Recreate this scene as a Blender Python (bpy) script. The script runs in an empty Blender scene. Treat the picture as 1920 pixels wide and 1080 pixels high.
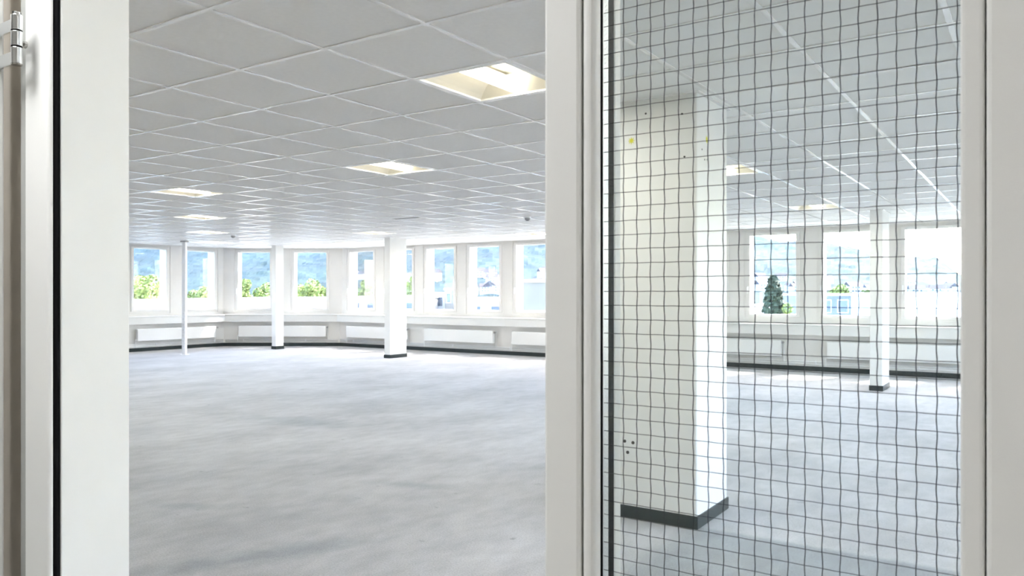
import bpy, bmesh, math, random
from mathutils import Vector, noise
random.seed(7)
C = bpy.context.scene.collection
SC = bpy.context.scene

# ------------------------------------------------------------------ camera, sky, sun, exposure
F, TH, Y0, CAMH = 1468.0, math.radians(33.908), 549.7, 1.36
cam_d = bpy.data.cameras.new('camera'); cam = bpy.data.objects.new('camera', cam_d); C.objects.link(cam)
cam.location = (0, 0, CAMH); cam.rotation_euler = (math.pi / 2, 0, TH)
cam_d.sensor_width = 36; cam_d.lens = F * 36 / 1920
cam_d.shift_y = (Y0 - 540) / 1920
cam_d.clip_start = 0.02; cam_d.clip_end = 5000
cam_d.dof.use_dof = True; cam_d.dof.focus_distance = 1.5; cam_d.dof.aperture_fstop = 16
SC.camera = cam
vs = SC.view_settings
vs.view_transform = 'Standard'; vs.look = 'None'; vs.gamma = 1; vs.use_curve_mapping = False
vs.exposure = 0.47
SC.cycles.use_denoising = True
SC.cycles.max_bounces = 9; SC.cycles.diffuse_bounces = 4; SC.cycles.glossy_bounces = 3; SC.cycles.volume_bounces = 0; SC.cycles.use_adaptive_sampling = True; SC.cycles.adaptive_threshold = 0.25; SC.cycles.adaptive_min_samples = 24; SC.cycles.transparent_max_bounces = 24
SC.cycles.sample_clamp_indirect = 12; SC.cycles.caustics_reflective = False; SC.cycles.caustics_refractive = False

SUN_DIR = Vector((0.33, 1.0, 1.25)).normalized()         # towards the sun
w = bpy.data.worlds.new('sky'); SC.world = w; w.use_nodes = True
nt = w.node_tree; bg = nt.nodes['Background']
sky = nt.nodes.new('ShaderNodeTexSky'); sky.sky_type = 'NISHITA'; sky.sun_disc = False
sky.sun_elevation = math.asin(SUN_DIR.z); sky.sun_rotation = math.atan2(SUN_DIR.x, SUN_DIR.y)
sky.air_density = 1.0; sky.dust_density = 3.0; sky.ozone_density = 1.0; sky.altitude = 400
nt.links.new(sky.outputs[0], bg.inputs[0]); bg.inputs[1].default_value = 2.6
sd = bpy.data.lights.new('sun', 'SUN'); sun = bpy.data.objects.new('sun', sd); C.objects.link(sun)
sd.energy = 15.0; sd.angle = math.radians(0.6); sd.color = (1, 0.96, 0.9)
sun.rotation_euler = SUN_DIR.to_track_quat('Z', 'Y').to_euler(); sun.location = (0, 30, 40)

# ------------------------------------------------------------------ materials
def mat(name, col, rough=0.6, spec=0.4, metal=0.0, var=0.0, vscale=6.0, bump=0.0, bscale=200.0, emit=None, estr=0.0, coat=0.0):
    m = bpy.data.materials.new(name); m.use_nodes = True
    t = m.node_tree; b = t.nodes['Principled BSDF']
    b.inputs['Base Color'].default_value = (*col, 1); b.inputs['Roughness'].default_value = rough
    b.inputs['Specular IOR Level'].default_value = spec; b.inputs['Metallic'].default_value = metal
    b.inputs['Coat Weight'].default_value = coat
    tc = t.nodes.new('ShaderNodeTexCoord')
    if var:
        n = t.nodes.new('ShaderNodeTexNoise'); n.inputs['Scale'].default_value = vscale; n.inputs['Detail'].default_value = 2
        t.links.new(tc.outputs['Object'], n.inputs['Vector'])
        r = t.nodes.new('ShaderNodeValToRGB'); r.color_ramp.elements[0].position = 0.3; r.color_ramp.elements[1].position = 0.7
        r.color_ramp.elements[0].color = (*[max(0, c * (1 - var)) for c in col], 1)
        r.color_ramp.elements[1].color = (*[min(1, c * (1 + var)) for c in col], 1)
        t.links.new(n.outputs['Fac'], r.inputs[0]); t.links.new(r.outputs[0], b.inputs['Base Color'])
    if bump:
        n2 = t.nodes.new('ShaderNodeTexNoise'); n2.inputs['Scale'].default_value = bscale; n2.inputs['Detail'].default_value = 3
        t.links.new(tc.outputs['Object'], n2.inputs['Vector'])
        bp = t.nodes.new('ShaderNodeBump'); bp.inputs['Strength'].default_value = bump; bp.inputs['Distance'].default_value = 0.002
        t.links.new(n2.outputs['Fac'], bp.inputs['Height']); t.links.new(bp.outputs[0], b.inputs['Normal'])
    if emit:
        b.inputs['Emission Color'].default_value = (*emit, 1); b.inputs['Emission Strength'].default_value = estr
    return m

def glass_mat(name, tint, refl=1.0):
    m = bpy.data.materials.new(name); m.use_nodes = True; t = m.node_tree; t.nodes.clear()
    out = t.nodes.new('ShaderNodeOutputMaterial'); mx = t.nodes.new('ShaderNodeMixShader')
    tr = t.nodes.new('ShaderNodeBsdfTransparent'); tr.inputs[0].default_value = (*tint, 1)
    gl = t.nodes.new('ShaderNodeBsdfGlossy'); gl.inputs['Roughness'].default_value = 0.0
    fr = t.nodes.new('ShaderNodeFresnel'); fr.inputs[0].default_value = 1.45
    mu = t.nodes.new('ShaderNodeMath'); mu.operation = 'MULTIPLY'; mu.inputs[1].default_value = refl
    t.links.new(fr.outputs[0], mu.inputs[0]); t.links.new(mu.outputs[0], mx.inputs[0])
    t.links.new(tr.outputs[0], mx.inputs[1]); t.links.new(gl.outputs[0], mx.inputs[2]); t.links.new(mx.outputs[0], out.inputs[0])
    return m

M = {}
M['paint'] = mat('wall_paint', (0.79, 0.775, 0.745), 0.75, 0.3, var=0.02, vscale=3)
M['column'] = mat('column_paint', (0.87, 0.87, 0.85), 0.7, 0.3, var=0.02, vscale=4)
M['sill'] = mat('sill_paint', (0.76, 0.76, 0.74), 0.5, 0.4, var=0.01)
M['winframe'] = mat('window_frame_paint', (0.80, 0.785, 0.755), 0.4, 0.5)
M['radiator'] = mat('radiator_enamel', (0.83, 0.83, 0.815), 0.35, 0.5)
M['frame'] = mat('frame_powder_coat', (0.80, 0.80, 0.78), 0.42, 0.4, var=0.012, vscale=9, bump=0.06, bscale=900)
M['taupe'] = mat('taupe_paint', (0.66, 0.61, 0.54), 0.8, 0.2, var=0.03, vscale=20)
M['rubber'] = mat('black_rubber', (0.005, 0.005, 0.006), 0.8, 0.1)
M['seal'] = mat('dark_glazing_seal', (0.008, 0.012, 0.014), 0.6, 0.15)
M['edge'] = mat('shaded_frame_edge', (0.50, 0.51, 0.49), 0.5, 0.3)  # white frame lip beside the hinge, its shade put into this grey
M['base'] = mat('dark_baseboard', (0.028, 0.04, 0.042), 0.28, 0.4, var=0.1, vscale=8)
M['tile'] = mat('mineral_tile', (0.90, 0.90, 0.89), 0.85, 0.2, var=0.015, vscale=40)
M['rail'] = mat('white_rail', (0.96, 0.96, 0.95), 0.22, 0.9)
M['chrome'] = mat('hinge_chrome', (0.80, 0.82, 0.83), 0.16, 0.5, metal=1.0)
M['steel'] = mat('pin_steel', (0.45, 0.44, 0.42), 0.25, 0.5, metal=1.0)
M['alu'] = mat('spacer_aluminium', (0.72, 0.73, 0.74), 0.4, 0.5, metal=0.6)
M['dot'] = mat('spacer_perforation', (0.95, 0.95, 0.95), 0.5)
M['wire'] = mat('wire_steel', (0.035, 0.04, 0.05), 0.5, 0.4, metal=0.3)
M['dark'] = mat('dark_plastic', (0.06, 0.06, 0.06), 0.5)
M['grey'] = mat('grey_plastic', (0.35, 0.35, 0.35), 0.5)
M['plastic'] = mat('white_plastic', (0.90, 0.90, 0.91), 0.4)
M['yellow'] = mat('yellow_sticker', (0.75, 0.72, 0.05), 0.6)
M['pin'] = mat('dark_plug', (0.08, 0.08, 0.075), 0.7)
M['reflector'] = mat('lamp_reflector', (0.86, 0.82, 0.72), 0.35, 0.5)
M['tube'] = mat('lamp_tube', (1, 1, 1), 0.4, emit=(1.0, 0.94, 0.74), estr=4.5)
M['pane'] = glass_mat('clear_pane', (0.985, 0.99, 0.99), 0.5)
M['wirepane'] = glass_mat('wired_pane', (0.978, 0.992, 0.988), 0.35)
M['backpane'] = glass_mat('rear_pane', (0.99, 0.998, 0.995), 0.3)

def carpet_mat():
    m = bpy.data.materials.new('carpet'); m.use_nodes = True; t = m.node_tree; b = t.nodes['Principled BSDF']
    b.inputs['Roughness'].default_value = 0.95; b.inputs['Specular IOR Level'].default_value = 0.15
    b.inputs['Sheen Weight'].default_value = 0.25; b.inputs['Sheen Roughness'].default_value = 0.5
    tc = t.nodes.new('ShaderNodeTexCoord')
    def noi(scale, detail, stretch=None):
        n = t.nodes.new('ShaderNodeTexNoise'); n.inputs['Scale'].default_value = scale; n.inputs['Detail'].default_value = detail
        if stretch:
            mp = t.nodes.new('ShaderNodeMapping'); mp.inputs['Scale'].default_value = stretch
            mp.inputs['Rotation'].default_value = (0, 0, math.radians(-25))
            t.links.new(tc.outputs['Object'], mp.inputs[0]); t.links.new(mp.outputs[0], n.inputs['Vector'])
        else: t.links.new(tc.outputs['Object'], n.inputs['Vector'])
        return n.outputs['Fac']
    def ramp(inp, p0, c0, p1, c1):
        r = t.nodes.new('ShaderNodeValToRGB'); e = r.color_ramp.elements
        e[0].position = p0; e[0].color = (*c0, 1); e[1].position = p1; e[1].color = (*c1, 1)
        t.links.new(inp, r.inputs[0]); return r.outputs[0]
    def mul(a, b_):
        n = t.nodes.new('ShaderNodeMix'); n.data_type = 'RGBA'; n.blend_type = 'MULTIPLY'; n.inputs[0].default_value = 1
        t.links.new(a, n.inputs[6]); t.links.new(b_, n.inputs[7]); return n.outputs[2]
    base = ramp(noi(1.3, 5, (1, 0.6, 1)), 0.30, (0.352, 0.350, 0.350), 0.70, (0.512, 0.510, 0.510))
    wear = ramp(noi(9.0, 5, (1, 0.5, 1)), 0.3, (0.86, 0.86, 0.86), 0.66, (1.05, 1.05, 1.05))
    fib = ramp(noi(110, 2), 0.25, (0.76, 0.76, 0.76), 0.75, (1.14, 1.14, 1.14))
    spots = ramp(noi(9.0, 3), 0.235, (0.60, 0.60, 0.60), 0.31, (1, 1, 1))
    col = mul(mul(base, wear), mul(fib, spots))
    # a darker strip in line with the near column, weaker towards the doorway
    sp = t.nodes.new('ShaderNodeSeparateXYZ'); t.links.new(tc.outputs['Object'], sp.inputs[0])
    def mr(inp, a0, a1, b0, b1):
        n = t.nodes.new('ShaderNodeMapRange'); n.inputs[1].default_value = a0; n.inputs[2].default_value = a1
        n.inputs[3].default_value = b0; n.inputs[4].default_value = b1; t.links.new(inp, n.inputs[0]); return n.outputs[0]
    def mth(op, a, b_):
        n = t.nodes.new('ShaderNodeMath'); n.operation = op; t.links.new(a, n.inputs[0]); t.links.new(b_, n.inputs[1]); return n.outputs[0]
    f1 = mth('MULTIPLY', mr(sp.outputs[1], 4.41, 4.36, 0, 1), mr(sp.outputs[1], 2.2, 4.3, 0.55, 1))
    f1 = mth('MULTIPLY', f1, mr(sp.outputs[0], -1.75, -1.6, 0, 1))
    wob = t.nodes.new('ShaderNodeTexNoise'); wob.inputs['Scale'].default_value = 5; wob.inputs['Detail'].default_value = 3; t.links.new(tc.outputs['Object'], wob.inputs['Vector'])
    for cu, cv, ang, lu, lv, k in ((-3.35, 2.62, 64, .75, .16, .9), (-3.7, 4.2, 20, .5, .1, .5), (-6.6, 5.6, 10, 1.1, .35, .6), (-4.5, 3.0, 30, .3, .1, .6)):
        mp = t.nodes.new('ShaderNodeMapping'); mp.vector_type = 'TEXTURE'
        mp.inputs['Location'].default_value = (cu, cv, 0); mp.inputs['Rotation'].default_value = (0, 0, math.radians(ang)); mp.inputs['Scale'].default_value = (lu, lv, 1)
        t.links.new(tc.outputs['Object'], mp.inputs[0])
        ln = t.nodes.new('ShaderNodeVectorMath'); ln.operation = 'LENGTH'; t.links.new(mp.outputs[0], ln.inputs[0])
        add = t.nodes.new('ShaderNodeMath'); add.operation = 'MULTIPLY_ADD'; t.links.new(wob.outputs['Fac'], add.inputs[0]); add.inputs[1].default_value = 1.4; t.links.new(ln.outputs['Value'], add.inputs[2])
        f1 = mth('MAXIMUM', f1, mr(add.outputs[0], 1.75, .9, 0, k))
    mx = t.nodes.new('ShaderNodeMix'); mx.data_type = 'RGBA'; mx.blend_type = 'MULTIPLY'
    t.links.new(f1, mx.inputs[0]); t.links.new(col, mx.inputs[6]); mx.inputs[7].default_value = (0.62, 0.66, 0.68, 1)
    t.links.new(mx.outputs[2], b.inputs['Base Color'])
    nb = t.nodes.new('ShaderNodeTexNoise'); nb.inputs['Scale'].default_value = 260; t.links.new(tc.outputs['Object'], nb.inputs['Vector'])
    bp = t.nodes.new('ShaderNodeBump'); bp.inputs['Strength'].default_value = 0.5; bp.inputs['Distance'].default_value = 0.004
    t.links.new(nb.outputs['Fac'], bp.inputs['Height']); t.links.new(bp.outputs[0], b.inputs['Normal'])
    return m
M['carpet'] = carpet_mat()

# ------------------------------------------------------------------ mesh helpers
class MB:
    def __init__(s): s.v = []; s.f = []; s.mi = []
    def box(s, x0, x1, y0, y1, z0, z1, mi=0):
        b = len(s.v)
        s.v += [(x, y, z) for z in (z0, z1) for y in (y0, y1) for x in (x0, x1)]
        for q in ((0, 2, 3, 1), (4, 5, 7, 6), (0, 1, 5, 4), (2, 6, 7, 3), (0, 4, 6, 2), (1, 3, 7, 5)):
            s.f.append(tuple(b + i for i in q)); s.mi.append(mi)
        return s
    def cyl(s, p0, p1, r0, r1=None, n=16, cap=True):
        r1 = r0 if r1 is None else r1; p0 = Vector(p0); p1 = Vector(p1); d = (p1 - p0).normalized()
        a = d.orthogonal().normalized(); c = d.cross(a); b = len(s.v)
        for p, r in ((p0, r0), (p1, r1)):
            for k in range(n):
                t = 2 * math.pi * k / n; s.v.append(tuple(p + r * (math.cos(t) * a + math.sin(t) * c)))
        for k in range(n):
            k2 = (k + 1) % n; s.f.append((b + k, b + k2, b + n + k2, b + n + k)); s.mi.append(0)
        if cap:
            s.f.append(tuple(b + k for k in reversed(range(n)))); s.f.append(tuple(b + n + k for k in range(n))); s.mi += [0, 0]
        return s
    def lathe(s, cx, cy, prof, n=20):
        b = len(s.v)
        for r, z in prof:
            for k in range(n):
                t = 2 * math.pi * k / n; s.v.append((cx + r * math.cos(t), cy + r * math.sin(t), z))
        for i in range(len(prof) - 1):
            for k in range(n):
                k2 = (k + 1) % n; s.f.append((b + i * n + k, b + i * n + k2, b + (i + 1) * n + k2, b + (i + 1) * n + k)); s.mi.append(0)
        s.f.append(tuple(b + k for k in reversed(range(n)))); s.f.append(tuple(b + (len(prof) - 1) * n + k for k in range(n))); s.mi += [0, 0]
        return s
    def prism(s, poly, z0, z1):          # poly: ccw list of (x, y)
        b = len(s.v); n = len(poly)
        s.v += [(x, y, z0) for x, y in poly] + [(x, y, z1) for x, y in poly]
        s.f.append(tuple(b + k for k in reversed(range(n)))); s.f.append(tuple(b + n + k for k in range(n))); s.mi += [0, 0]
        for k in range(n):
            k2 = (k + 1) % n; s.f.append((b + k, b + k2, b + n + k2, b + n + k)); s.mi.append(0)
        return s
    def poly(s, pts):
        b = len(s.v); s.v += [tuple(p) for p in pts]; s.f.append(tuple(range(b, b + len(pts)))); s.mi.append(0); return s
    def mesh(s, name, m, smooth=False):
        me = bpy.data.meshes.new(name); me.from_pydata(s.v, [], s.f)
        for x in (m if isinstance(m, (list, tuple)) else [m]): me.materials.append(x)
        if any(s.mi): me.polygons.foreach_set('material_index', s.mi)
        if smooth: me.polygons.foreach_set('use_smooth', [True] * len(me.polygons))
        me.update(); return me
    def build(s, name, m, parent=None, bevel=0.0, seg=2, smooth=False):
        o = link(name, s.mesh(name, m, smooth), parent)
        if bevel:
            md = o.modifiers.new('bevel', 'BEVEL'); md.width = bevel; md.segments = seg; md.limit_method = 'ANGLE'; md.harden_normals = False
        return o
def link(name, me, parent=None):
    o = bpy.data.objects.new(name, me); C.objects.link(o); o.parent = parent; return o
def tag(o, label, cat, group=None, kind=None):
    o['label'] = label; o['category'] = cat
    if group: o['group'] = group
    if kind: o['kind'] = kind
    return o
def empty(name, loc=(0, 0, 0), rz=0.0):
    o = bpy.data.objects.new(name, None); C.objects.link(o); o.location = loc; o.rotation_euler = (0, 0, rz); o.empty_display_size = 0.1; return o
def copy_tree(o, parent=None):
    c = o.copy(); C.objects.link(c); c.parent = parent
    for ch in list(o.children): copy_tree(ch, c)
    return c
def ray(x):
    r = (x - 960) / F; return r * math.cos(TH) - math.sin(TH), math.cos(TH) + r * math.sin(TH)
def at(x, D):                # plan position at picture column x and depth D metres
    a, b = ray(x); return a * D, b * D

# ------------------------------------------------------------------ room shell
T = 0.625; GU, GV = -3.439, 1.335; ZC = 2.517
UL, UR, VN, VF = -17.4, 2.6, 0.728, 14.25
CA = Vector((-17.4, 12.59)); CB = Vector((-14.92, 14.25))
cd = (CB - CA).normalized(); CANG = math.atan2(cd.y, cd.x); CLEN = (CB - CA).length

fl = MB().prism([(UL - .3, 0.6), (UR + .3, 0.6), (UR + .3, VF + .3), (UL - .3, VF + .3)], -0.25, 0.0).build('floor', M['carpet'])
tag(fl, 'worn grey carpet floor of the empty open plan office', 'floor', kind='structure')

WZ0, WZ1, WHALF = 0.98, 2.41, 0.41            # visible glass
def make_window():
    r = empty('window_1')
    f = MB(); o = WHALF + .11
    for a, b in ((-o, -o + .05), (o - .05, o)): f.box(a, b, .13, .20, .88, 2.49)
    f.box(-o, o, .132, .198, .88, .93); f.box(-o, o, .132, .198, 2.45, 2.49)
    f.build('frame', M['winframe'], r, .004)
    s = MB(); o2 = WHALF + .065
    for a, b in ((-o2, -WHALF), (WHALF, o2)): s.box(a, b, .105, .19, .925, 2.46)
    s.box(-WHALF - .005, WHALF + .005, .107, .188, .925, WZ0); s.box(-WHALF - .005, WHALF + .005, .107, .188, WZ1, 2.46)
    s.build('sash', M['winframe'], r, .008)
    MB().box(-WHALF - .01, WHALF + .01, .160, .164, WZ0 - .01, WZ1 + .01).build('pane', M['pane'], r)
    h = MB().box(-WHALF - .048, -WHALF - .022, .095, .105, 1.42, 1.49); h.box(-WHALF - .042, -WHALF - .028, .06, .096, 1.455, 1.475); h.box(-WHALF - .043, -WHALF - .027, .055, .072, 1.35, 1.475)
    h.build('handle', M['plastic'], r, .003)
    return r
win0 = make_window(); win_n = [0]
def window(wall_loc, ang, s, label):
    win_n[0] += 1
    o = win0 if win_n[0] == 1 else copy_tree(win0)
    o.name = 'window_%d' % win_n[0]
    o.location = (wall_loc[0] + s * math.cos(ang), wall_loc[1] + s * math.sin(ang), 0); o.rotation_euler = (0, 0, ang)
    tag(o, label, 'window', 'office windows', 'structure'); return o

def facade(name, A, ang, L, centres, label, short):
    L0, L1 = -0.16, L + 0.16
    b = MB().box(L0, L1, 0, .40, -.25, .63)
    b.box(L0, L1, .12, .40, .63, .88); b.box(L0, L1, .12, .40, 2.49, 2.85)
    edges = sorted([c for c in centres]); o = WHALF + .11; i = WHALF + .012
    prev = L0
    for c in edges: b.box(prev, c - o, .12, .20, .88, 2.49); prev = c + o
    b.box(prev, L1, .12, .20, .88, 2.49)
    prev = L0
    for c in edges: b.box(prev, c - i, .20, .40, .88, 2.49); prev = c + i
    b.box(prev, L1, .20, .40, .88, 2.49)
    for c in edges: b.box(c - i, c + i, .20, .40, .88, WZ0 - .03); b.box(c - i, c + i, .20, .40, WZ1 + .03, 2.49)
    wl = b.build(name, M['paint']); wl.location = (A[0], A[1], 0); wl.rotation_euler = (0, 0, ang)
    tag(wl, label, 'wall', kind='structure')
    return wl
def sill(n, A, ang, L, e0, e1, label):
    r = empty('trim_%d' % n, (A[0], A[1], 0), ang)
    MB().box(e0, L + e1, -.14, .12, .63, .79).build('casing', M['sill'], r, .004)
    MB().box(e0, L + e1, -.155, .13, .79, .82).build('sill_board', M['sill'], r, .006)
    tag(r, label, 'window sill', kind='structure')
def baseboard(name, A, ang, L, label):
    o = MB().box(0, L, -.016, 0, 0, .085).build(name, M['base'], None, .003)
    o.location = (A[0], A[1], 0); o.rotation_euler = (0, 0, ang); tag(o, label, 'baseboard', kind='structure')

FA = (CB.x, VF); FL = UR - CB.x
far_c = [-2.70 + 1.285 * k for k in range(-9, 4)]
facade('wall_far', FA, 0, FL, [c - FA[0] for c in far_c], 'long white outer wall with a row of tall narrow windows', 'far')
facade('wall_corner', CA, CANG, CLEN, [0.74, 2.20], 'short white wall cutting the room corner with two windows', 'corner')
LA = (UL, 0.6); LL = CA.y - 0.6
left_c = [10.645, 11.98]; x = 10.645
while x - 1.335 > 2: x -= 1.335; left_c.append(x)
facade('wall_left', LA, math.pi / 2, LL, [c - 0.6 for c in left_c], 'white side wall with windows at the far end of the room', 'left')
RA = (UR, VF); RL = VF - 0.6
right_c = [1.3 * k + 1.2 for k in range(9)]
facade('wall_right', RA, -math.pi / 2, RL, right_c, 'white outer wall with windows outside the picture', 'right')
seen = {1: 'second', 0: 'first'}
names_far = ['far wall window next to the angled corner', 'far wall window just cut by the wide white column', 'far wall window beside the wide white column on its window side',
             'far wall window in the middle of the three beyond the open doorway', 'far wall window cut off by the doorway post', None, None, 'far wall window cut off by the thick column behind wired glass',
             'window behind wired glass showing a dark conical tree', 'window behind wired glass partly hidden by the slim column', 'window behind wired glass cut off by the outer frame post']
for k, c in enumerate(far_c):
    lb = names_far[k] if k < len(names_far) and names_far[k] else 'white framed window of the long far wall, out of sight'
    window(FA, 0, c - FA[0], lb)
window(CA, CANG, 0.74, 'corner wall window half covered by the slim column'); window(CA, CANG, 2.20, 'corner wall window showing a bright green tree')
for k, c in enumerate(left_c):
    window(LA, math.pi / 2, c - 0.6, ['side wall window nearest the door jamb', 'side wall window behind the slender service pole'][k] if k < 2 else 'white framed window of the side wall, out of sight')
for c in right_c: window(RA, -math.pi / 2, c, 'white framed window of the outer wall, out of sight')
sill(1, FA, 0, FL, 0.0, 0, 'deep white window sill casing along the far wall')
sill(2, CA, CANG, CLEN, 0.0, 0.0, 'deep white window sill casing across the angled corner')
sill(3, LA, math.pi / 2, LL, 0.2, 0.0, 'deep white window sill casing along the side wall')
sill(4, RA, -math.pi / 2, RL, 0.2, -.2, 'deep white window sill casing along the outer wall')
baseboard('baseboard_far', FA, 0, FL, 'black baseboard along the far wall')
baseboard('baseboard_corner', CA, CANG, CLEN, 'black baseboard across the angled corner')
baseboard('baseboard_left', LA, math.pi / 2, LL, 'black baseboard along the side wall')

# ------------------------------------------------------------------ suspended ceiling
room = [(UL - .12, VN), (UR + .12, VN), (UR + .12, VF + .12), (CB.x - .04, VF + .12), (UL - .12, CA.y + .04)]
def clip(poly, room):
    n = len(room)
    for k in range(n):
        ax, ay = room[k]; bx, by = room[(k + 1) % n]; out = []
        side = lambda p: (bx - ax) * (p[1] - ay) - (by - ay) * (p[0] - ax)
        for i in range(len(poly)):
            p, q = poly[i], poly[(i + 1) % len(poly)]; sp, sq = side(p), side(q)
            if sp >= 0: out.append(p)
            if sp * sq < -1e-12:
                t = sp / (sp - sq); out.append((p[0] + t * (q[0] - p[0]), p[1] + t * (q[1] - p[1])))
        poly = out
        if len(poly) < 3: return []
    return poly
def area(poly): return abs(sum(poly[i][0] * poly[(i + 1) % len(poly)][1] - poly[(i + 1) % len(poly)][0] * poly[i][1] for i in range(len(poly)))) / 2
LAMPS = [(1, 3), (-3, 6), (-8, 6), (-12, 9), (-16, 12), (-20, 15), (-12, 15), (-16, 18), (-8, 18), (1, 9), (1, 15)]
FILL_LAMPS = [(5, 1), (-8, 0), (-12, 3), (-16, 6), (6, 3), (6, 9), (6, 15), (8, 6), (8, 12)]  # unseen ceiling lights added as fill for the near part of the room
TILE_GAP = (-8, 12)
ceil = MB().prism(room, 2.75, 2.85).build('ceiling', M['paint']); tag(ceil, 'suspended grid ceiling of square grey tiles between white rails', 'ceiling', kind='structure')
def px_area(u, v):
    best = []
    for a, b in ((u, v), (u + T, v), (u + T, v + T), (u, v + T)):
        d = -math.sin(TH) * a + math.cos(TH) * b; r = math.cos(TH) * a + math.sin(TH) * b
        if d < .3: return 0
        best.append((960 + F * r / d, Y0 - F * (ZC - CAMH) / d))
    cx = sum(p[0] for p in best) / 4; cy = sum(p[1] for p in best) / 4
    if cx < 150 or cx > 1900 or (1050 < cx < 1130) or max(p[1] for p in best) < 0: return 0
    return area(best)
tiles = []
for q in range(-24, 17):
    for p in range(-2, 22):
        if (q, p) in LAMPS + FILL_LAMPS or (q, p) == TILE_GAP: continue
        u, v = GU + q * T, GV + p * T; g = .004
        full = [(u + g, v + g), (u + T - g, v + g), (u + T - g, v + T - g), (u + g, v + T - g)]
        pl = clip(full, room)
        if len(pl) < 3 or area(pl) < .004: continue
        tiles.append((px_area(u, v), u, v, pl, area(pl) > .995 * area(full)))
tiles.sort(key=lambda t: -t[0])
TZ = ZC + .004; tile_me = None; rest = MB()
for k, (a, u, v, pl, isfull) in enumerate(tiles):
    if k < 300:
        if isfull:
            if tile_me is None: tile_me = MB().box(-T / 2 + .004, T / 2 - .004, -T / 2 + .004, T / 2 - .004, 0, .015).mesh('ceiling_tile', M['tile'])
            o = link('ceiling_tile', tile_me, ceil)
        else:
            o = MB().prism([(x - u - T / 2, y - v - T / 2) for x, y in pl], 0, .015).build('ceiling_tile', M['tile'], ceil)
        # tiny unevenness, as laid tiles have
        o.location = (u + T / 2, v + T / 2, TZ + random.uniform(0, .0012)); o.rotation_euler = (random.uniform(-.0015, .0015), random.uniform(-.0015, .0015), 0)
    else: rest.prism(pl, TZ, TZ + .015)
o = rest.build('ceiling_tiles_beyond', M['tile'], ceil); o['kind'] = 'stuff'; o['label'] = 'remaining small far tiles of the grid ceiling'
def rail(p0, p1):
    b = MB(); (x0, y0), (x1, y1) = p0, p1; hw = .012
    if abs(x1 - x0) > abs(y1 - y0): b.box(x0, x1, y0 - hw, y0 + hw, ZC - .0006, TZ); b.box(x0, x1, y0 - .001, y0 + .001, TZ, TZ + .03)
    else: b.box(x0 - hw, x0 + hw, y0, y1, ZC, TZ); b.box(x0 - .001, x0 + .001, y0, y1, TZ, TZ + .03)
    b.build('ceiling_rail', M['rail'], ceil)
def span(line, isu):
    lo, hi = (VN, VF + .12) if isu else (UL - .12, UR + .12)
    c = CB.x - .04, VF + .12, UL - .12, CA.y + .04       # chamfer line
    if isu and line < c[0]: hi = c[3] + (line - c[2]) * (c[1] - c[3]) / (c[0] - c[2])
    if not isu and line > c[3]: lo = c[2] + (line - c[3]) * (c[0] - c[2]) / (c[1] - c[3])
    return lo, hi
for q in range(-22, 16):
    u = GU + q * T
    if UL - .1 < u < UR + .1: a, b_ = span(u, True); rail((u, a), (u, b_))
for p in range(-1, 22):
    v = GV + p * T
    if VN < v < VF + .1: a, b_ = span(v, False); rail((a, v), (b_, v))

# ------------------------------------------------------------------ recessed luminaires
def make_lamp():
    r = empty('ceiling_light', (0, 0, ZC)); h = T / 2 - .012
    fr = MB()
    for a, b in ((-h, -h + .02), (h - .02, h)): fr.box(a, b, -h, h, -.002, .012)
    fr.box(-h + .02, h - .02, -h, -h + .02, -.002, .012); fr.box(-h + .02, h - .02, h - .02, h, -.002, .012)
    fr.build('frame', M['rail'], r)
    hs = MB().box(-h, h, -h, h, .130, .134)
    for a, b in ((-h, -h + .003), (h - .003, h)): hs.box(a, b, -h, h, .012, .13)
    hs.box(-h + .003, h - .003, -h, -h + .003, .012, .13); hs.box(-h + .003, h - .003, h - .003, h, .012, .13)
    hs.build('housing', M['rail'], r)
    for sgn in (-1, 1):                                  # two curved wings beside the tube
        b = MB(); n = 10; prof = []
        for k in range(n + 1):
            t = k / n; prof.append((sgn * (h - .02 - (h - .075) * t), .008 + .10 * math.sin(t * math.pi / 2) ** 0.9))
        for k in range(n):
            (x0, z0), (x1, z1) = prof[k], prof[k + 1]
            q = [(x0, -h + .02, z0), (x0, h - .02, z0), (x1, h - .02, z1), (x1, -h + .02, z1)]
            b.poly(q if sgn < 0 else q[::-1])
        b.build('reflector', M['reflector'], r, smooth=True)
    for sgn in (-1, 1):                                  # sloping end plates
        y0 = sgn * (h - .02); y1 = sgn * (h - .10)
        q = [(-h + .02, y0, .008), (h - .02, y0, .008), (h - .10, y1, .10), (-h + .10, y1, .10)]
        MB().poly(q if sgn > 0 else q[::-1]).build('end_plate', M['reflector'], r)
    t = MB().box(-.055, .055, -h + .03, h - .03, .011, .055); t.build('tube_cover', M['tube'], r, .02, 3)
    ld = bpy.data.lights.new('lamp_light', 'AREA'); lo = bpy.data.objects.new('lamp_light', ld); C.objects.link(lo); lo.parent = r
    ld.shape = 'RECTANGLE'; ld.size = .10; ld.size_y = 2 * h - .08; ld.energy = 12.5; ld.color = (1, .955, .87); lo.location = (0, 0, .0095)
    return r
lamp0 = make_lamp()
lab = ['lit square ceiling light closest to the doorway post', 'lit square ceiling light two rows beyond the nearest one', 'lit square ceiling light near the door jamb, above the side wall windows',
       'lit ceiling light second in the row running to the slender pole', 'lit ceiling light third in the row running to the slender pole', 'lit ceiling light farthest in the row, over the corner',
       'lit ceiling light just in front of the wide white column', 'lit ceiling light small and far, between the two columns', 'lit ceiling light far off beside the doorway post',
       'lit ceiling light cut by the thick column behind wired glass', 'lit ceiling light behind wired glass next to the slim far column']
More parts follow.
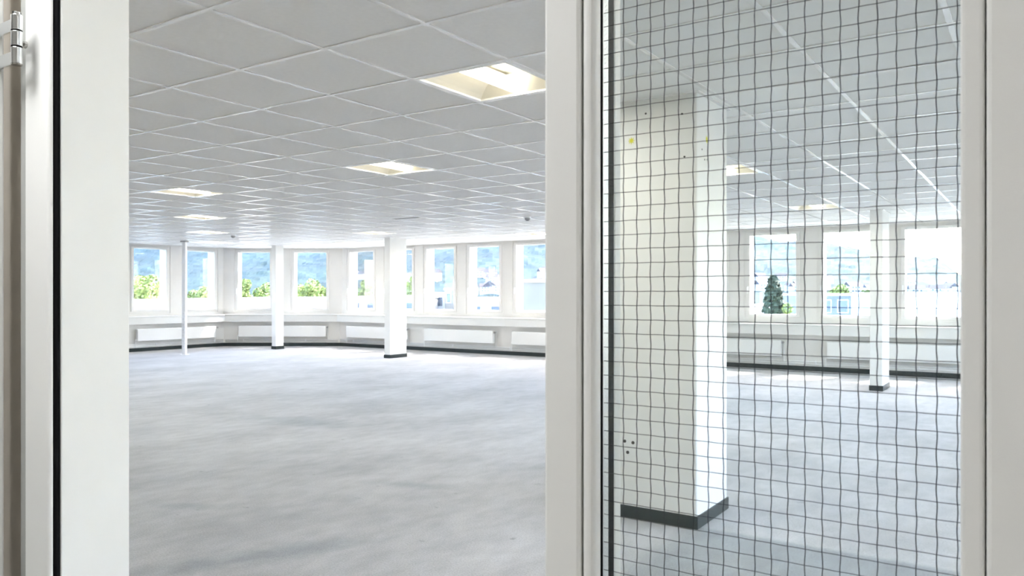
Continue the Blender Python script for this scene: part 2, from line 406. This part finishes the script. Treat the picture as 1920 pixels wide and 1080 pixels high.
for k, (q, p) in enumerate(LAMPS):
    o = lamp0 if k == 0 else copy_tree(lamp0)
    o.location = (GU + (q + .5) * T, GV + (p + .5) * T, ZC); tag(o, lab[k], 'ceiling light', 'recessed ceiling lights')

for q, p in FILL_LAMPS:
    o = copy_tree(lamp0); o.location = (GU + (q + .5) * T, GV + (p + .5) * T, ZC)
    tag(o, 'lit square ceiling light added for fill, out of sight', 'ceiling light', 'added fill ceiling lights out of sight')

# ------------------------------------------------------------------ columns
def column(u0, u1, v0, v1, label, collar=False):
    r = empty('column', ((u0 + u1) / 2, (v0 + v1) / 2, 0)); hx, hy = (u1 - u0) / 2, (v1 - v0) / 2
    MB().box(-hx, hx, -hy, hy, 0, ZC + .05).build('shaft', M['column'], r, .012, 3)
    MB().box(-hx - .008, hx + .008, -hy - .008, hy + .008, 0, .075).build('baseboard', M['base'], r, .004)
    c = MB()
    for a, b, cc, d in ((-hx - .02, hx + .02, -hy - .02, -hy), (-hx - .02, hx + .02, hy, hy + .02), (-hx - .02, -hx, -hy, hy), (hx, hx + .02, -hy, hy)): c.box(a, b, cc, d, ZC - .003, ZC + .02)
    c.build('ceiling_angle', M['rail'], r)
    return tag(r, label, 'column')
big = column(-2.24, -1.63, 4.33, 4.86, 'thick white column standing close behind the wired glass')
column(-1.955, -1.79, 11.86, 12.45, 'slim white column behind the wired glass, in front of the windows')
column(-11.38, -11.22, 12.13, 12.65, 'wide white column in front of the far windows, seen through the doorway')
column(-15.47, -15.32, 12.54, 12.78, 'slim white column in front of the angled corner windows')
# small marks fixed to the thick column
def on_big(x, y, side):
    if side == 'front': v = 4.33; a, b = ray(x); D = v / b; u = a * D
    else: u = -1.63; a, b = ray(x); D = u / a; v = b * D
    return u + 1.935, v - 4.595, CAMH - (y - Y0) * D / F
for x, y in ((1211, 213), (1279, 213.5), (1283.5, 294), (1171.5, 827), (1187, 830), (1177, 848)):
    a, b, c = on_big(x, y, 'front')
    MB().cyl((a, b + .004, c), (a, b - .003, c), .010 if y > 500 else .006, n=10).build('wall_plug', M['pin'], big)
for x, y in ((1316, 280), (1321, 299.5), (1325.5, 299.5)):
    a, b, c = on_big(x, y, 'side')
    MB().cyl((a - .004, b, c), (a + .003, b, c), .005, n=10).build('wall_plug', M['grey'], big)
for x, y, sd_ in ((1184, 264, 'front'), (1325, 262, 'side')):
    a, b, c = on_big(x, y, sd_); s = MB(); n = 16; pts = []
    for k in range(n):
        t = math.pi * 2 * k / n; rr = .024 if k % 2 == 0 else .010
        d = (rr * math.cos(t), rr * math.sin(t)); pts.append(d)
    if sd_ == 'front': lo = [(a + p, b - .0005, c + q) for p, q in pts]; hi = [(a + p, b - .002, c + q) for p, q in pts]
    else: lo = [(a + .0005, b + p, c + q) for p, q in pts]; hi = [(a + .002, b + p, c + q) for p, q in pts]
    s.poly(lo[::-1]); s.poly(hi)
    for k in range(n): s.poly([lo[k], lo[(k + 1) % n], hi[(k + 1) % n], hi[k]])
    o = s.build('star_sticker', M['yellow'], big); o['label'] = 'small yellow star sticker'

# service pole with sockets
pu, pv = at(346, 17.3)
r = empty('service_pole', (pu, pv, 0), math.radians(20))
MB().box(-.045, .045, -.035, .035, 0.01, ZC + .01).build('profile', M['plastic'], r, .012, 3)
MB().box(-.075, .075, -.065, .065, 0, .012).build('foot_plate', M['plastic'], r, .003)
MB().box(-.07, .07, -.06, .06, ZC - .03, ZC).build('ceiling_cap', M['grey'], r, .004)
for k in range(7):
    z = .14 + k * .12
    s = MB().box(-.036, .036, -.046, -.034, z, z + .095).build('socket', M['plastic'], r, .004)
    d = MB()
    for a in (-.012, .012): d.cyl((a, -.0445, z + .048), (a, -.0468, z + .048), .005, n=8)
    d.build('socket_hole', M['grey'], s)
tag(r, 'slender white service pole with sockets in front of the side windows', 'service pole')

# ------------------------------------------------------------------ radiators and pipes
def radiator(A, ang, s0, s1, label, valve_right=True):
    L = s1 - s0
    ox, oy = A[0] + s0 * math.cos(ang), A[1] + s0 * math.sin(ang)
    r = empty('radiator', (ox, oy, 0), ang)
    MB().box(0, L, -.135, -.120, .245, .525).build('front_panel', M['radiator'], r, .006, 3)
    MB().box(.02, L - .02, -.060, -.045, .25, .52).build('rear_panel', M['radiator'], r, .004)
    fins = MB(); n = int(L / .05)
    for k in range(n): fins.box(.04 + k * .05, .043 + k * .05, -.12, -.06, .27, .51)
    fins.build('convector_fins', M['radiator'], r)
    g = MB(); g.box(0, L, -.128, -.118, .518, .528); g.box(0, L, -.062, -.052, .518, .528)
    for k in range(int(L / .025)): g.box(.01 + k * .025, .016 + k * .025, -.12, -.06, .519, .527)
    g.build('top_grille', M['radiator'], r)
    for x0 in (0, L - .004): MB().box(x0, x0 + .004, -.12, -.055, .25, .525).build('side_cover', M['radiator'], r)
    for x0 in (.2 * L, .8 * L): MB().box(x0 - .02, x0 + .02, -.045, 0, .30, .50).build('bracket', M['radiator'], r)
    xv = L if valve_right else 0; sg = 1 if valve_right else -1
    va = MB().cyl((xv, -.09, .49), (xv + sg * .03, -.09, .49), .012, n=12); va.cyl((xv + sg * .03, -.10, .49), (xv + sg * .03, -.05, .49), .014, n=12)
    v = va.build('valve', M['chrome'], r); MB().cyl((xv + sg * .03, -.10, .49), (xv + sg * .03, -.155, .49), .02, .017, n=14).build('valve_knob', M['grey'], v)
    p = MB().cyl((xv + sg * .03, -.06, .49), (xv + sg * .03, -.06, .16), .009, n=10); p.cyl((xv + sg * .03, -.06, .16), (xv + sg * .03, -.02, .16), .009, n=10)
    p.build('feed_pipe', M['radiator'], r)
    q = MB().cyl((-sg * .03 + (0 if valve_right else L), -.09, .275), ((0 if valve_right else L), -.09, .275), .011, n=10)
    q.cyl((-sg * .03 + (0 if valve_right else L), -.09, .29), (-sg * .03 + (0 if valve_right else L), -.09, .10), .009, n=10)
    q.build('return_pipe', M['radiator'], r)
    tag(r, label, 'radiator', 'flat panel radiators under the windows')
for a, b, lb in ((-14.55, -12.55, 'white panel radiator under the far windows, half behind the wide column'), (-11.98, -10.0, 'white panel radiator under the far windows between column and doorway post'),
                 (-9.5, -7.5, 'white panel radiator cut off by the doorway post'), (-5.75, -3.77, 'white panel radiator beside the thick column behind wired glass'),
                 (-3.0, -1.0, 'white panel radiator behind the slim column and wired glass'), (-.4, 1.6, 'white panel radiator on the far wall, out of sight')):
    radiator(FA, 0, a - FA[0], b - FA[0], lb)
radiator(CA, CANG, .42, 2.66, 'white panel radiator on the short angled corner wall')
radiator(LA, math.pi / 2, 10.19 - .6, 12.27 - .6, 'white panel radiator on the side wall behind the slender pole')
def wall_pipe(A, ang, L, label):
    r = empty('heating_pipe', (A[0], A[1], 0), ang)
    for z in (.125, .165): MB().cyl((.05, -.022, z), (L - .05, -.022, z), .010, n=10).build('pipe_run', M['radiator'], r, smooth=True)
    k = .5
    while k < L: MB().box(k, k + .02, -.036, 0, .115, .18).build('clip', M['plastic'], r); k += 1.6
    tag(r, label, 'pipe', 'heating pipes above the baseboard')
wall_pipe(FA, 0, FL, 'white twin heating pipes running low along the far wall')
wall_pipe(CA, CANG, CLEN, 'white twin heating pipes low across the angled corner')
wall_pipe(LA, math.pi / 2, LL, 'white twin heating pipes running low along the side wall')

# ------------------------------------------------------------------ ceiling fittings
def detector(u, v, label):
    r = empty('smoke_detector', (u, v, ZC))
    MB().lathe(0, 0, [(.055, -.002), (.055, -.016), (.05, -.02)][::-1]).build('base_ring', M['plastic'], r, smooth=False)
    MB().lathe(0, 0, [(.028, -.058), (.04, -.05), (.045, -.02)]).build('sensor_head', M['grey'], r)
    MB().lathe(0, 0, [(.02, -.064), (.024, -.058)]).build('cap', M['dark'], r)
    tag(r, label, 'smoke detector', 'smoke detectors')
detector(-13.22, 9.78, 'small smoke detector on the ceiling beside the row of lights'); detector(-6.40, 9.94, 'small smoke detector on the ceiling beside the doorway post')
r = empty('tile_gap_panel', (GU + (TILE_GAP[0] + .5) * T, GV + (TILE_GAP[1] + .5) * T, ZC)); h = T / 2 - .012  # slotted panel stands in for the dark shaded gap of a displaced tile
p = MB(); p.box(-h, h, -h, -.06, .002, .02); p.box(-h, h, .06, h, .002, .02); p.box(-h, -.28, -.06, .06, .002, .02); p.box(.28, h, -.06, .06, .002, .02)
p.build('panel', M['tile'], r)
MB().box(-.28, .28, -.06, .06, .03, .034).build('gap_back', M['dark'], r)
for k in range(3): MB().box(-.28, .28, -.045 + k * .035, -.035 + k * .035, .004, .026).build('slat', M['grey'], r)
tag(r, 'dark slotted panel standing in for the shaded gap of a displaced ceiling tile', 'vent')

# ------------------------------------------------------------------ partition with doorway and wired sidelight
wn = MB(); wn.box(UL - .3, -1.46, .63, VN, -.25, 2.85); wn.box(.06, UR + .3, .63, VN, -.25, 2.85); wn.box(-1.46, .06, .63, VN, 2.16, 2.85)
wn = wn.build('wall_near', M['taupe']); tag(wn, 'partition wall between the corridor and the office', 'wall', kind='structure')
dz = 2.16
df = empty('trim_1', (-1.26, .60, 0))
def rel(b): b.v = [(x + 1.26, y - .60, z) for x, y, z in b.v]; return b
# rounded front face of the jamb
rr = .0062; poly = [(-1.334, .6066), (-1.334, .6015), (-1.3325, .60)] + [(-1.26 - rr + rr * math.sin(t), .60 + rr - rr * math.cos(t)) for t in [k * math.pi / 16 for k in range(9)]] + [(-1.26, .6066)]
rel(MB().prism(poly, 0, dz)).build('jamb_face', M['frame'], df)
rel(MB().box(-1.334, -1.2635, .6068, .6186, 0, dz)).build('jamb_core', M['rubber'], df)
rel(MB().cyl((-1.2655, .6127, 0), (-1.2655, .6127, dz), .0052, n=12)).build('gasket', M['rubber'], df, smooth=True)
rel(MB().box(-1.334, -1.26, .6188, .729, 0, dz)).build('jamb_lining', M['frame'], df, .002)
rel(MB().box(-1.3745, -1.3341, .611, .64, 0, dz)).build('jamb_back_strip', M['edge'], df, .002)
rel(MB().box(-1.262, -.332, .60, .729, 2.08, dz)).build('head', M['frame'], df, .003)
rel(MB().box(-.3686, -.3325, .60, .655, 0, 2.08)).build('lock_post', M['frame'], df, .003)
rel(MB().box(-1.60, -1.3747, .618, .631, 0, dz)).build('wall_strip', M['taupe'], df)
tag(df, 'white steel door frame with a black seal around the open doorway', 'door frame', kind='structure')

# open door leaf with its hinge
dr = empty('door_1', (-1.40, .58, 0))
def reld(b): b.v = [(x + 1.40, y - .58, z) for x, y, z in b.v]; return b
lf = MB(); lf.box(-1.430, -1.369, -.285, -.185, .01, 2.06); lf.box(-1.430, -1.369, .485, .585, .01, 2.06); lf.box(-1.430, -1.369, -.185, .485, .01, .28); lf.box(-1.430, -1.369, -.185, .485, 1.93, 2.06)
reld(lf).build('leaf_frame', M['frame'], dr, .003)
reld(MB().box(-1.404, -1.396, -.19, .49, .275, 1.935)).build('glass', M['wirepane'], dr)
hd = MB().cyl((-1.369, -.235, 1.05), (-1.31, -.235, 1.05), .010, n=14); hd.cyl((-1.315, -.235, 1.05), (-1.315, -.11, 1.05), .010, n=14)
reld(hd).build('handle', M['chrome'], dr)
def hinge(z0):
    hx, hy = -1.2985, .572
    hb = reld(MB().cyl((hx, hy, z0), (hx, hy, z0 + .0775), .0052, n=20)); hg = hb.build('hinge', M['steel'], dr, smooth=False)
    def sub(b, name, m, bev=0.0): return reld(b).build(name, m, hg, bev)
    R = .0081
    for a, b in ((0.0, .0248), (.0272, .0495), (.0515, .0745)):
        sub(MB().cyl((hx, hy, z0 + a), (hx, hy, z0 + b), R, n=28), 'knuckle', M['chrome'], .0006)
    for a in (.0248, .0495): sub(MB().cyl((hx, hy, z0 + a + .0003), (hx, hy, z0 + a + .0020), R * .96, n=24), 'washer', M['rubber'])
    sub(MB().cyl((hx, hy, z0 + .0745), (hx, hy, z0 + .0795), .0056, .0048, n=20), 'pin_head', M['chrome'], .0006)
    sub(MB().box(hx - .0007, hx + .0007, hy - .0062, hy + .0062, z0 + .0752, z0 + .0797), 'pin_slot', M['dark'])
    sub(MB().cyl((hx, hy, z0 - .002), (hx, hy, z0), R * .92, R, n=24), 'end_cap', M['steel'])
    for a, b in ((.003, .0225), (.0545, .073)):
        sub(MB().box(-1.371, hx - .0075, hy - .0005, hy + .0065, z0 + a, z0 + b), 'wing', M['chrome'], .002)
        sub(MB().cyl((hx - .011, hy - .002, z0 + (a + b) / 2), (hx - .011, hy + .001, z0 + (a + b) / 2), .0022, n=12), 'wing_screw', M['dark'])
    sub(MB().cyl((hx - .004, hy + .006, z0 + .0345), (hx - .0062, hy + .012, z0 + .0345), .0026, n=14), 'stud', M['steel'])
    sub(MB().cyl((hx - .0062, hy + .0115, z0 + .0345), (hx - .0068, hy + .0165, z0 + .0345), .0048, .0056, n=18), 'stud_head', M['steel'], .0006)
for z0 in (1.7110, .25): hinge(z0)
tag(dr, 'white framed door leaf folded open into the corridor with chrome hinge', 'door', kind='structure')

# wired glass sidelight
sl = empty('window_%d' % (win_n[0] + 1), (-.18, .62, 0))
def rels(b): b.v = [(x + .18, y - .62, z) for x, y, z in b.v]; return b
U0, U1, Z0, Z1 = -.319, -.0433, .30, 2.04
rels(MB().box(-.0283, .06, .60, .655, 0, 2.16)).build('outer_post', M['frame'], sl, .003)
fr = MB(); fr.box(-.3320, -.0283, .601, .655, 0, Z0 - .013); fr.box(-.3320, -.0283, .601, .655, Z1 + .013, 2.16)
rels(fr).build('cross_rail', M['frame'], sl, .003)
# glazing beads, room side and corridor side
rels(MB().box(-.3312, U0, .6015, .6175, Z0 - .013, Z1 + .013)).build('glazing_bead', M['frame'], sl, .005, 4)
rels(MB().box(U1, -.0292, .6015, .6175, Z0 - .013, Z1 + .013)).build('glazing_bead', M['frame'], sl, .003, 3)
rels(MB().box(U0, U1, .6015, .6175, Z0 - .013, Z0)).build('glazing_bead', M['frame'], sl, .003); rels(MB().box(U0, U1, .6015, .6175, Z1, Z1 + .013)).build('glazing_bead', M['frame'], sl, .003)
rels(MB().box(-.3312, U0, .6405, .655, Z0 - .013, Z1 + .013)).build('rear_bead', M['frame'], sl, .002); rels(MB().box(U1, -.0292, .6405, .655, Z0 - .013, Z1 + .013)).build('rear_bead', M['frame'], sl, .002)
rels(MB().box(-.331, U0 - .0004, .6176, .6192, Z0, Z1)).build('bead_gasket', M['rubber'], sl)
sp = rels(MB().box(-.331, U0 - .0003, .6194, .6296, Z0, Z1)).build('spacer_bar', M['alu'], sl)
dts = MB(); z = .9
while z < 1.75:
    dts.box(U0 - .0006, U0 - .0001, .6232, .6240, z, z + .0012); dts.box(U0 - .0006, U0 - .0001, .6262, .6270, z + .0021, z + .0033); z += .0042
o = rels(dts).build('perforation', M['dot'], sp); o['kind'] = 'stuff'
rels(MB().box(-.331, U0 - .0002, .6297, .6403, Z0, Z1)).build('edge_seal', M['seal'], sl); rels(MB().box(U1 + .0003, -.030, .6194, .6403, Z0, Z1)).build('edge_seal', M['seal'], sl)
pane = rels(MB().box(U0 - .003, U1 + .003, .6192, .6194, Z0 - .003, Z1 + .003)).build('wired_pane', M['wirepane'], sl)
rels(MB().box(U0 - .0001, U1 + .0001, .6398, .6400, Z0, Z1)).build('rear_pane', M['backpane'], sl)
# wires: slightly wavy, one object each
WV = .6205
def wire(p0, p1, axis, r=.00034, n=1):
    b = MB(); ph = random.uniform(0, 6); steps = max(2, int((Vector(p1) - Vector(p0)).length / .0042)); k6 = 5
    ring = []
    for i in range(steps + 1):
        t = i / steps; p = Vector(p0).lerp(Vector(p1), t); L = (Vector(p1) - Vector(p0)).length * t
        off = .00032 * math.sin(2 * math.pi * L / .0248 + ph) + .0003 * noise.noise(Vector((L * 14, ph, 0)))
        if axis == 'z': p.x += off
        else: p.z += off * .35
        ids = []
        for k in range(k6):
            a = 2 * math.pi * k / k6
            d = Vector((math.cos(a), math.sin(a), 0)) if axis == 'z' else Vector((0, math.cos(a), math.sin(a)))
            b.v.append(tuple(p + d * r)); ids.append(len(b.v) - 1)
        ring.append(ids)
    for i in range(steps):
        for k in range(k6): b.f.append((ring[i][k], ring[i][(k + 1) % k6], ring[i + 1][(k + 1) % k6], ring[i + 1][k])); b.mi.append(0)
    return rels(b).build('wire', M['wire'], pane)
k = 0
while -.3000 + .01268 * k < U1: wire((-.3000 + .01268 * k, WV, Z0), (-.3000 + .01268 * k, WV, Z1), 'z', .00040); k += 1
k = -1
for k in range(-87, 55):
    z = 1.3739 + .01232 * k
    if Z0 < z < Z1: wire((U0 - .012, WV + .0006, z), (U1, WV + .0006, z), 'x', .00030)
tag(sl, 'narrow sidelight of double glazing with square wire mesh beside the doorway', 'window', kind='structure')

# ------------------------------------------------------------------ corridor around the camera
cf = MB().box(UL - .3, UR + .3, -1.6, .6, -.25, 0.0).build('floor_corridor', M['carpet']); tag(cf, 'grey carpet floor of the corridor behind the camera', 'floor', kind='structure')
cc = MB().box(UL - .3, UR + .3, -1.6, .63, 2.50, 2.85).build('ceiling_corridor', M['paint']); tag(cc, 'plain white ceiling of the corridor', 'ceiling', kind='structure')
cb = MB().box(UL - .3, UR + .3, -1.75, -1.6, -.25, 2.85).build('wall_corridor', M['paint']); tag(cb, 'plain white corridor wall behind the camera', 'wall', kind='structure')
for nm, u in (('wall_corridor_end', UR + .3), ('wall_corridor_start', -5.5)):
    o = MB().box(u, u + .12, -1.6, .63, -.25, 2.5).build(nm, M['paint']); tag(o, 'plain white end wall of the corridor ' + ('past the sidelight' if u > 0 else 'past the open door leaf'), 'wall', kind='structure')
for k, (u, e) in enumerate(((-1.29, 16.5), (1.4, 11))):  # unseen lights added to brighten the corridor side of the door frame
    r = empty('corridor_fill_light', (u, .02, 2.50))
    MB().box(-.31, .31, -.31, .31, -.03, 0).build('housing', M['rail'], r, .004)
    MB().box(-.29, .29, -.29, .29, -.034, -.030).build('diffuser', mat('corridor_fill_diffuser', (1, 1, 1), .5, emit=(1, .97, .92), estr=4), r)
    tag(r, 'square white corridor ceiling light added for fill, out of sight', 'ceiling light', 'added corridor fill lights')
    ld = bpy.data.lights.new('corridor_fill_lamp', 'AREA'); lo = bpy.data.objects.new('corridor_fill_lamp', ld); C.objects.link(lo)
    ld.shape = 'SQUARE'; ld.size = .58; ld.energy = e; ld.color = (.97, .985, 1); lo.parent = r; lo.location = (0, 0, -.045)

# ------------------------------------------------------------------ outside: ground, hill, trees, buildings
M['ground'] = mat('asphalt_and_lawn', (0.30, 0.31, 0.28), 0.9, 0.2, var=0.4, vscale=0.02)
M['roof'] = mat('pale_roof_membrane', (0.62, 0.62, 0.60), 0.8, 0.2, var=0.05, vscale=.5)
M['render'] = mat('white_render', (0.70, 0.69, 0.66), 0.8, 0.2, var=0.04, vscale=.5)
M['concrete'] = mat('beige_concrete', (0.16, 0.15, 0.13), 0.85, 0.2, var=0.12, vscale=.4)
M['officewall'] = mat('blue_grey_cladding', (0.09, 0.11, 0.15), 0.6, 0.3)
M['winglass'] = mat('dark_window_glass', (0.08, 0.11, 0.15), 0.1, 0.6)
M['redroof'] = mat('brown_tile_roof', (0.07, 0.055, 0.05), 0.85, 0.2, var=0.2, vscale=1)
M['bark'] = mat('bark', (0.12, 0.09, 0.06), 0.9, 0.1)
M['leaf'] = mat('light_leaves', (0.15, 0.19, 0.05), 0.6, 0.3, var=0.35, vscale=.5)
M['leafdark'] = mat('dark_conifer', (0.04, 0.055, 0.035), 0.7, 0.2, var=0.35, vscale=.8)
M['forest'] = mat('forest', (0.010, 0.018, 0.012), 0.85, 0.1, var=0.5, vscale=.012)
GZ = -7.0
g = MB().box(-900, 700, 15.2, 1200, GZ - 1, GZ).build('ground', M['ground']); tag(g, 'flat pale ground of the industrial quarter outside', 'ground', kind='structure')
def elev(x):
    P = [(-900, .11), (300, .098), (800, .088), (1250, .082), (1400, .073), (1560, .061), (1700, .047), (1760, .040), (1800, .022), (1900, .016), (2800, .014)]
    for (a, ea), (b, eb) in zip(P, P[1:]):
        if x <= b: t = max(0, (x - a) / (b - a)); return ea + (eb - ea) * t
    return P[-1][1]
NX, NR = 560, 70; hv = []; hf = []
def hill_pt(x, t):
    R = 620 + 980 * t; D = R
    u, v = at(x, D)
    z = GZ + (CAMH + D * elev(x) - GZ) * (t ** 1.15)
    return u, v, z
for i in range(NX + 1):
    x = -900 + 3700 * i / NX
    for j in range(NR + 1):
        t = j / NR; u, v, z = hill_pt(x, t)
        n1 = noise.noise(Vector((u * .055, v * .055, 0))); n2 = noise.noise(Vector((u * .013, v * .013, 3)))
        z += t ** .3 * (5.0 * abs(n1) * 1.6 + 9 * n2) if t > 0 else 0
        hv.append((u, v, z))
for i in range(NX):
    for j in range(NR):
        a = i * (NR + 1) + j; hf.append((a, a + NR + 1, a + NR + 2, a + 1))
me = bpy.data.meshes.new('forested_hill'); me.from_pydata(hv, [], hf); me.materials.append(M['forest']); me.update()
hill = link('forested_hill', me); tag(hill, 'long hazy blue green forested hill behind the town', 'hill', kind='stuff')

def house_mesh():
    b = MB().box(-6, 6, -4.5, 4.5, -6, 5.5).mesh('house_body', M['render'])
    r = MB(); r.v = [(-6.6, -5.2, 5.0), (6.6, -5.2, 5.0), (6.6, 5.2, 5.0), (-6.6, 5.2, 5.0), (-6.6, 0, 9), (6.6, 0, 9)]
    r.f = [(0, 1, 5, 4), (2, 3, 4, 5), (0, 4, 3), (1, 2, 5), (3, 2, 1, 0)]; r.mi = [0] * 5
    wn_ = MB()
    for a in (-4, -1, 2):
        for z in (.5, 3.2): wn_.box(a, a + 1.4, -4.53, -4.48, z, z + 1.5)
    return b, r.mesh('house_roof', M['redroof']), wn_.mesh('house_windows', M['winglass'])
hb, hr, hw = house_mesh()
random.seed(3)
for k in range(58):
    x = random.uniform(640, 1080) if k < 30 else random.uniform(1340, 1830)
    t = random.uniform(.12, .36); u, v, z = hill_pt(x, t)
    r = empty('house', (u, v, z + 2.5), random.uniform(-.8, 1.2)); s = random.uniform(.75, 1.25); r.scale = (s, s, s)
    link('wall', hb, r); link('roof', hr, r); link('window_row', hw, r)
    tag(r, 'small white house with a pitched roof on the hazy hillside', 'house', 'houses on the hillside')

def tree(u, v, h, wd, m, label, conical=False, seed=0):
    rnd = random.Random(seed); r = empty('conifer' if conical else 'broadleaf_tree', (u, v, GZ))
    MB().cyl((0, 0, 0), (0, 0, h * .5), wd * .05, wd * .03, n=10).build('trunk', M['bark'], r)
    b = MB(); n = 2600
    lobes = [(Vector((rnd.gauss(0, .22) * wd, rnd.gauss(0, .22) * wd, h * rnd.uniform(.35, .85))), rnd.uniform(.2, .34) * wd) for _ in range(9)] + [(Vector((0, 0, h * .6)), wd * .40)]
    for i in range(n):
        if conical:
            t = rnd.random() ** 1.3; prof = (math.sin(min(1, t * 4) * math.pi / 2)) * (1 - t) ** .38
            a = rnd.uniform(0, 6.283); rr_ = wd * .5 * prof * rnd.uniform(.75, 1.05); c = Vector((rr_ * math.cos(a), rr_ * math.sin(a), h * (.04 + .96 * t))); d = Vector((math.cos(a), math.sin(a), .6))
            sz = wd * .10
        else:
            lc, lr = lobes[i % len(lobes)]; d = Vector((rnd.gauss(0, 1), rnd.gauss(0, 1), rnd.gauss(0, 1))).normalized(); c = lc + d * lr * rnd.uniform(.8, 1.05); sz = wd * .055
            c.z = min(c.z, h)
        d = (d + .7 * Vector((rnd.gauss(0, 1), rnd.gauss(0, 1), rnd.gauss(0, 1)))).normalized()
        a1 = d.orthogonal().normalized() * sz; a2 = d.cross(a1).normalized() * sz
        b.poly([c - a1, c - a2 * .7, c + a1, c + a2 * .7])
    o = b.build('crown', m, r)
    tag(r, label, 'tree')
for k, (x, D, top, wpx, m, lb) in enumerate(((268, 170, 512, 62, 'leaf', 'pale green tree outside the side window nearest the door jamb'), (300, 190, 520, 40, 'leaf', 'small green tree outside the same side window, nearer the pole'),
        (385, 200, 528, 44, 'leaf', 'green tree low in the side window behind the pole'), (455, 180, 519, 42, 'leaf', 'green tree in the corner window beside the slim column'),
        (492, 190, 528, 44, 'leaf', 'low green tree in the corner window, close to the slim column'), (580, 150, 519, 44, 'leaf', 'bright yellow green tree in the middle of a corner window'), (607, 200, 526, 36, 'leaf', 'small grey green tree at the edge of a corner window'), (556, 210, 527, 36, 'leaf', 'small green tree behind the bright one in a corner window'),
        (680, 170, 518, 50, 'leaf', 'rounded pale tree in the window next to the angled corner'), (768, 180, 500, 30, 'leaf', 'tall pale tree beside the wide column'),
        (1450, 58, 519, 58, 'leafdark', 'dark conical tree seen through the wired glass'), (1486, 57, 536, 40, 'leaf', 'light green bush beside the dark conical tree'), (1415, 64, 552, 36, 'leaf', 'low green shrub by the white lamp post'),
        (1352, 140, 530, 30, 'leaf', 'green tree beside the thick column'), (1566, 190, 534, 50, 'leaf', 'bright green tree above the blue grey office building'), (1622, 200, 536, 34, 'leaf', 'green tree above the white hall beside the slim column'))):
    u, v = at(x, D); h = CAMH + (Y0 - top) * D / F - GZ
    tree(u, v, h, wpx * D / F, M[m], lb, m == 'leafdark', k)

def building(x0, x1, D, ytop, depth, wm, label, bands=0, name='flat_roof_building', roofm='roof', yaw=None):
    (ua, va), (ub, vb) = at(x0, D), at(x1, D); L = math.hypot(ub - ua, vb - va); ztop = CAMH + (Y0 - ytop) * D / F
    r = empty(name, (ua, va, GZ), math.atan2(vb - va, ub - ua)); H = ztop - GZ
    MB().box(0, L, 0, depth, 0, H - .25).build('wall', M[wm], r)
    MB().box(-.15, L + .15, -.15, depth + .15, H - .25, H).build('roof', M[roofm], r)
    for k in range(bands):
        n = max(2, int(L / 2.2))
        for i in range(n):
            x = (i + .18) * L / n; z = H - 2.0 - k * 2.6
            if z > .3:
                wf = MB().box(x, x + .64 * L / n, -.06, -.01, z, z + 1.35).build('window', M['winframe'], r)
                MB().box(x + .06, x + .64 * L / n - .06, -.08, -.055, z + .06, z + 1.29).build('pane', M['winglass'], wf)
    tag(r, label, 'building')
building(150, 430, 75, 563, 70, 'render', 'long white flat roofed hall below the side windows')
building(430, 545, 95, 562, 60, 'render', 'white flat roofed hall below the corner window beside the column')
building(545, 640, 100, 560, 60, 'render', 'white flat roofed hall below the bright green tree')
building(645, 790, 90, 556, 50, 'render', 'white flat roofed hall with dark windows beyond the angled corner', 2)
building(795, 834, 110, 548, 30, 'render', 'white block beside the brown building', 1)
building(834, 862, 105, 540, 25, 'concrete', 'small brownish building at the edge of a far window', 2)
building(862, 960, 85, 562, 60, 'render', 'low white building under the hillside houses', 1)
building(965, 1060, 72, 524, 18, 'concrete', 'beige concrete block filling the window by the doorway post', 0)
building(1345, 1530, 60, 592, 40, 'render', 'low white roof below the dark conical tree')
building(1532, 1596, 80, 550, 10, 'officewall', 'blue grey office building seen through the wired glass', 2)
building(1596, 1680, 95, 552, 10, 'render', 'white hall next to the blue grey office building')
building(1682, 1860, 88, 549, 10, 'render', 'long white hall in the window by the outer frame post')
u, v = at(1427, 75); r = empty('lamp_post', (u, v, GZ))
MB().cyl((0, 0, 0), (0, 0, 8.4), .16, .10, n=12).build('pole', M['plastic'], r); MB().box(-1.3, .1, -.1, .1, 3.2 + 3.4, 3.4 + 3.4).build('arm', M['plastic'], r)
MB().box(-1.7, -1.1, -.15, .15, 6.55, 6.75).build('lamp_head', M['plastic'], r, .04)
tag(r, 'white lamp post outside beside the dark conical tree', 'lamp post')

# thin blue summer haze over the valley
hm = bpy.data.materials.new('valley_haze'); hm.use_nodes = True; ht = hm.node_tree; ht.nodes.clear()
ho = ht.nodes.new('ShaderNodeOutputMaterial'); hs = ht.nodes.new('ShaderNodeVolumeScatter')
hs.inputs['Color'].default_value = (0.25, 0.55, 1.0, 1); hs.inputs['Density'].default_value = 4.8e-5; hs.inputs['Anisotropy'].default_value = 0.0
ht.links.new(hs.outputs[0], ho.inputs['Volume'])
hz = MB().box(-1900, 900, 120, 1900, GZ - 1, 260).build('haze', hm); tag(hz, 'thin blue summer haze lying over the valley', 'haze', kind='stuff')
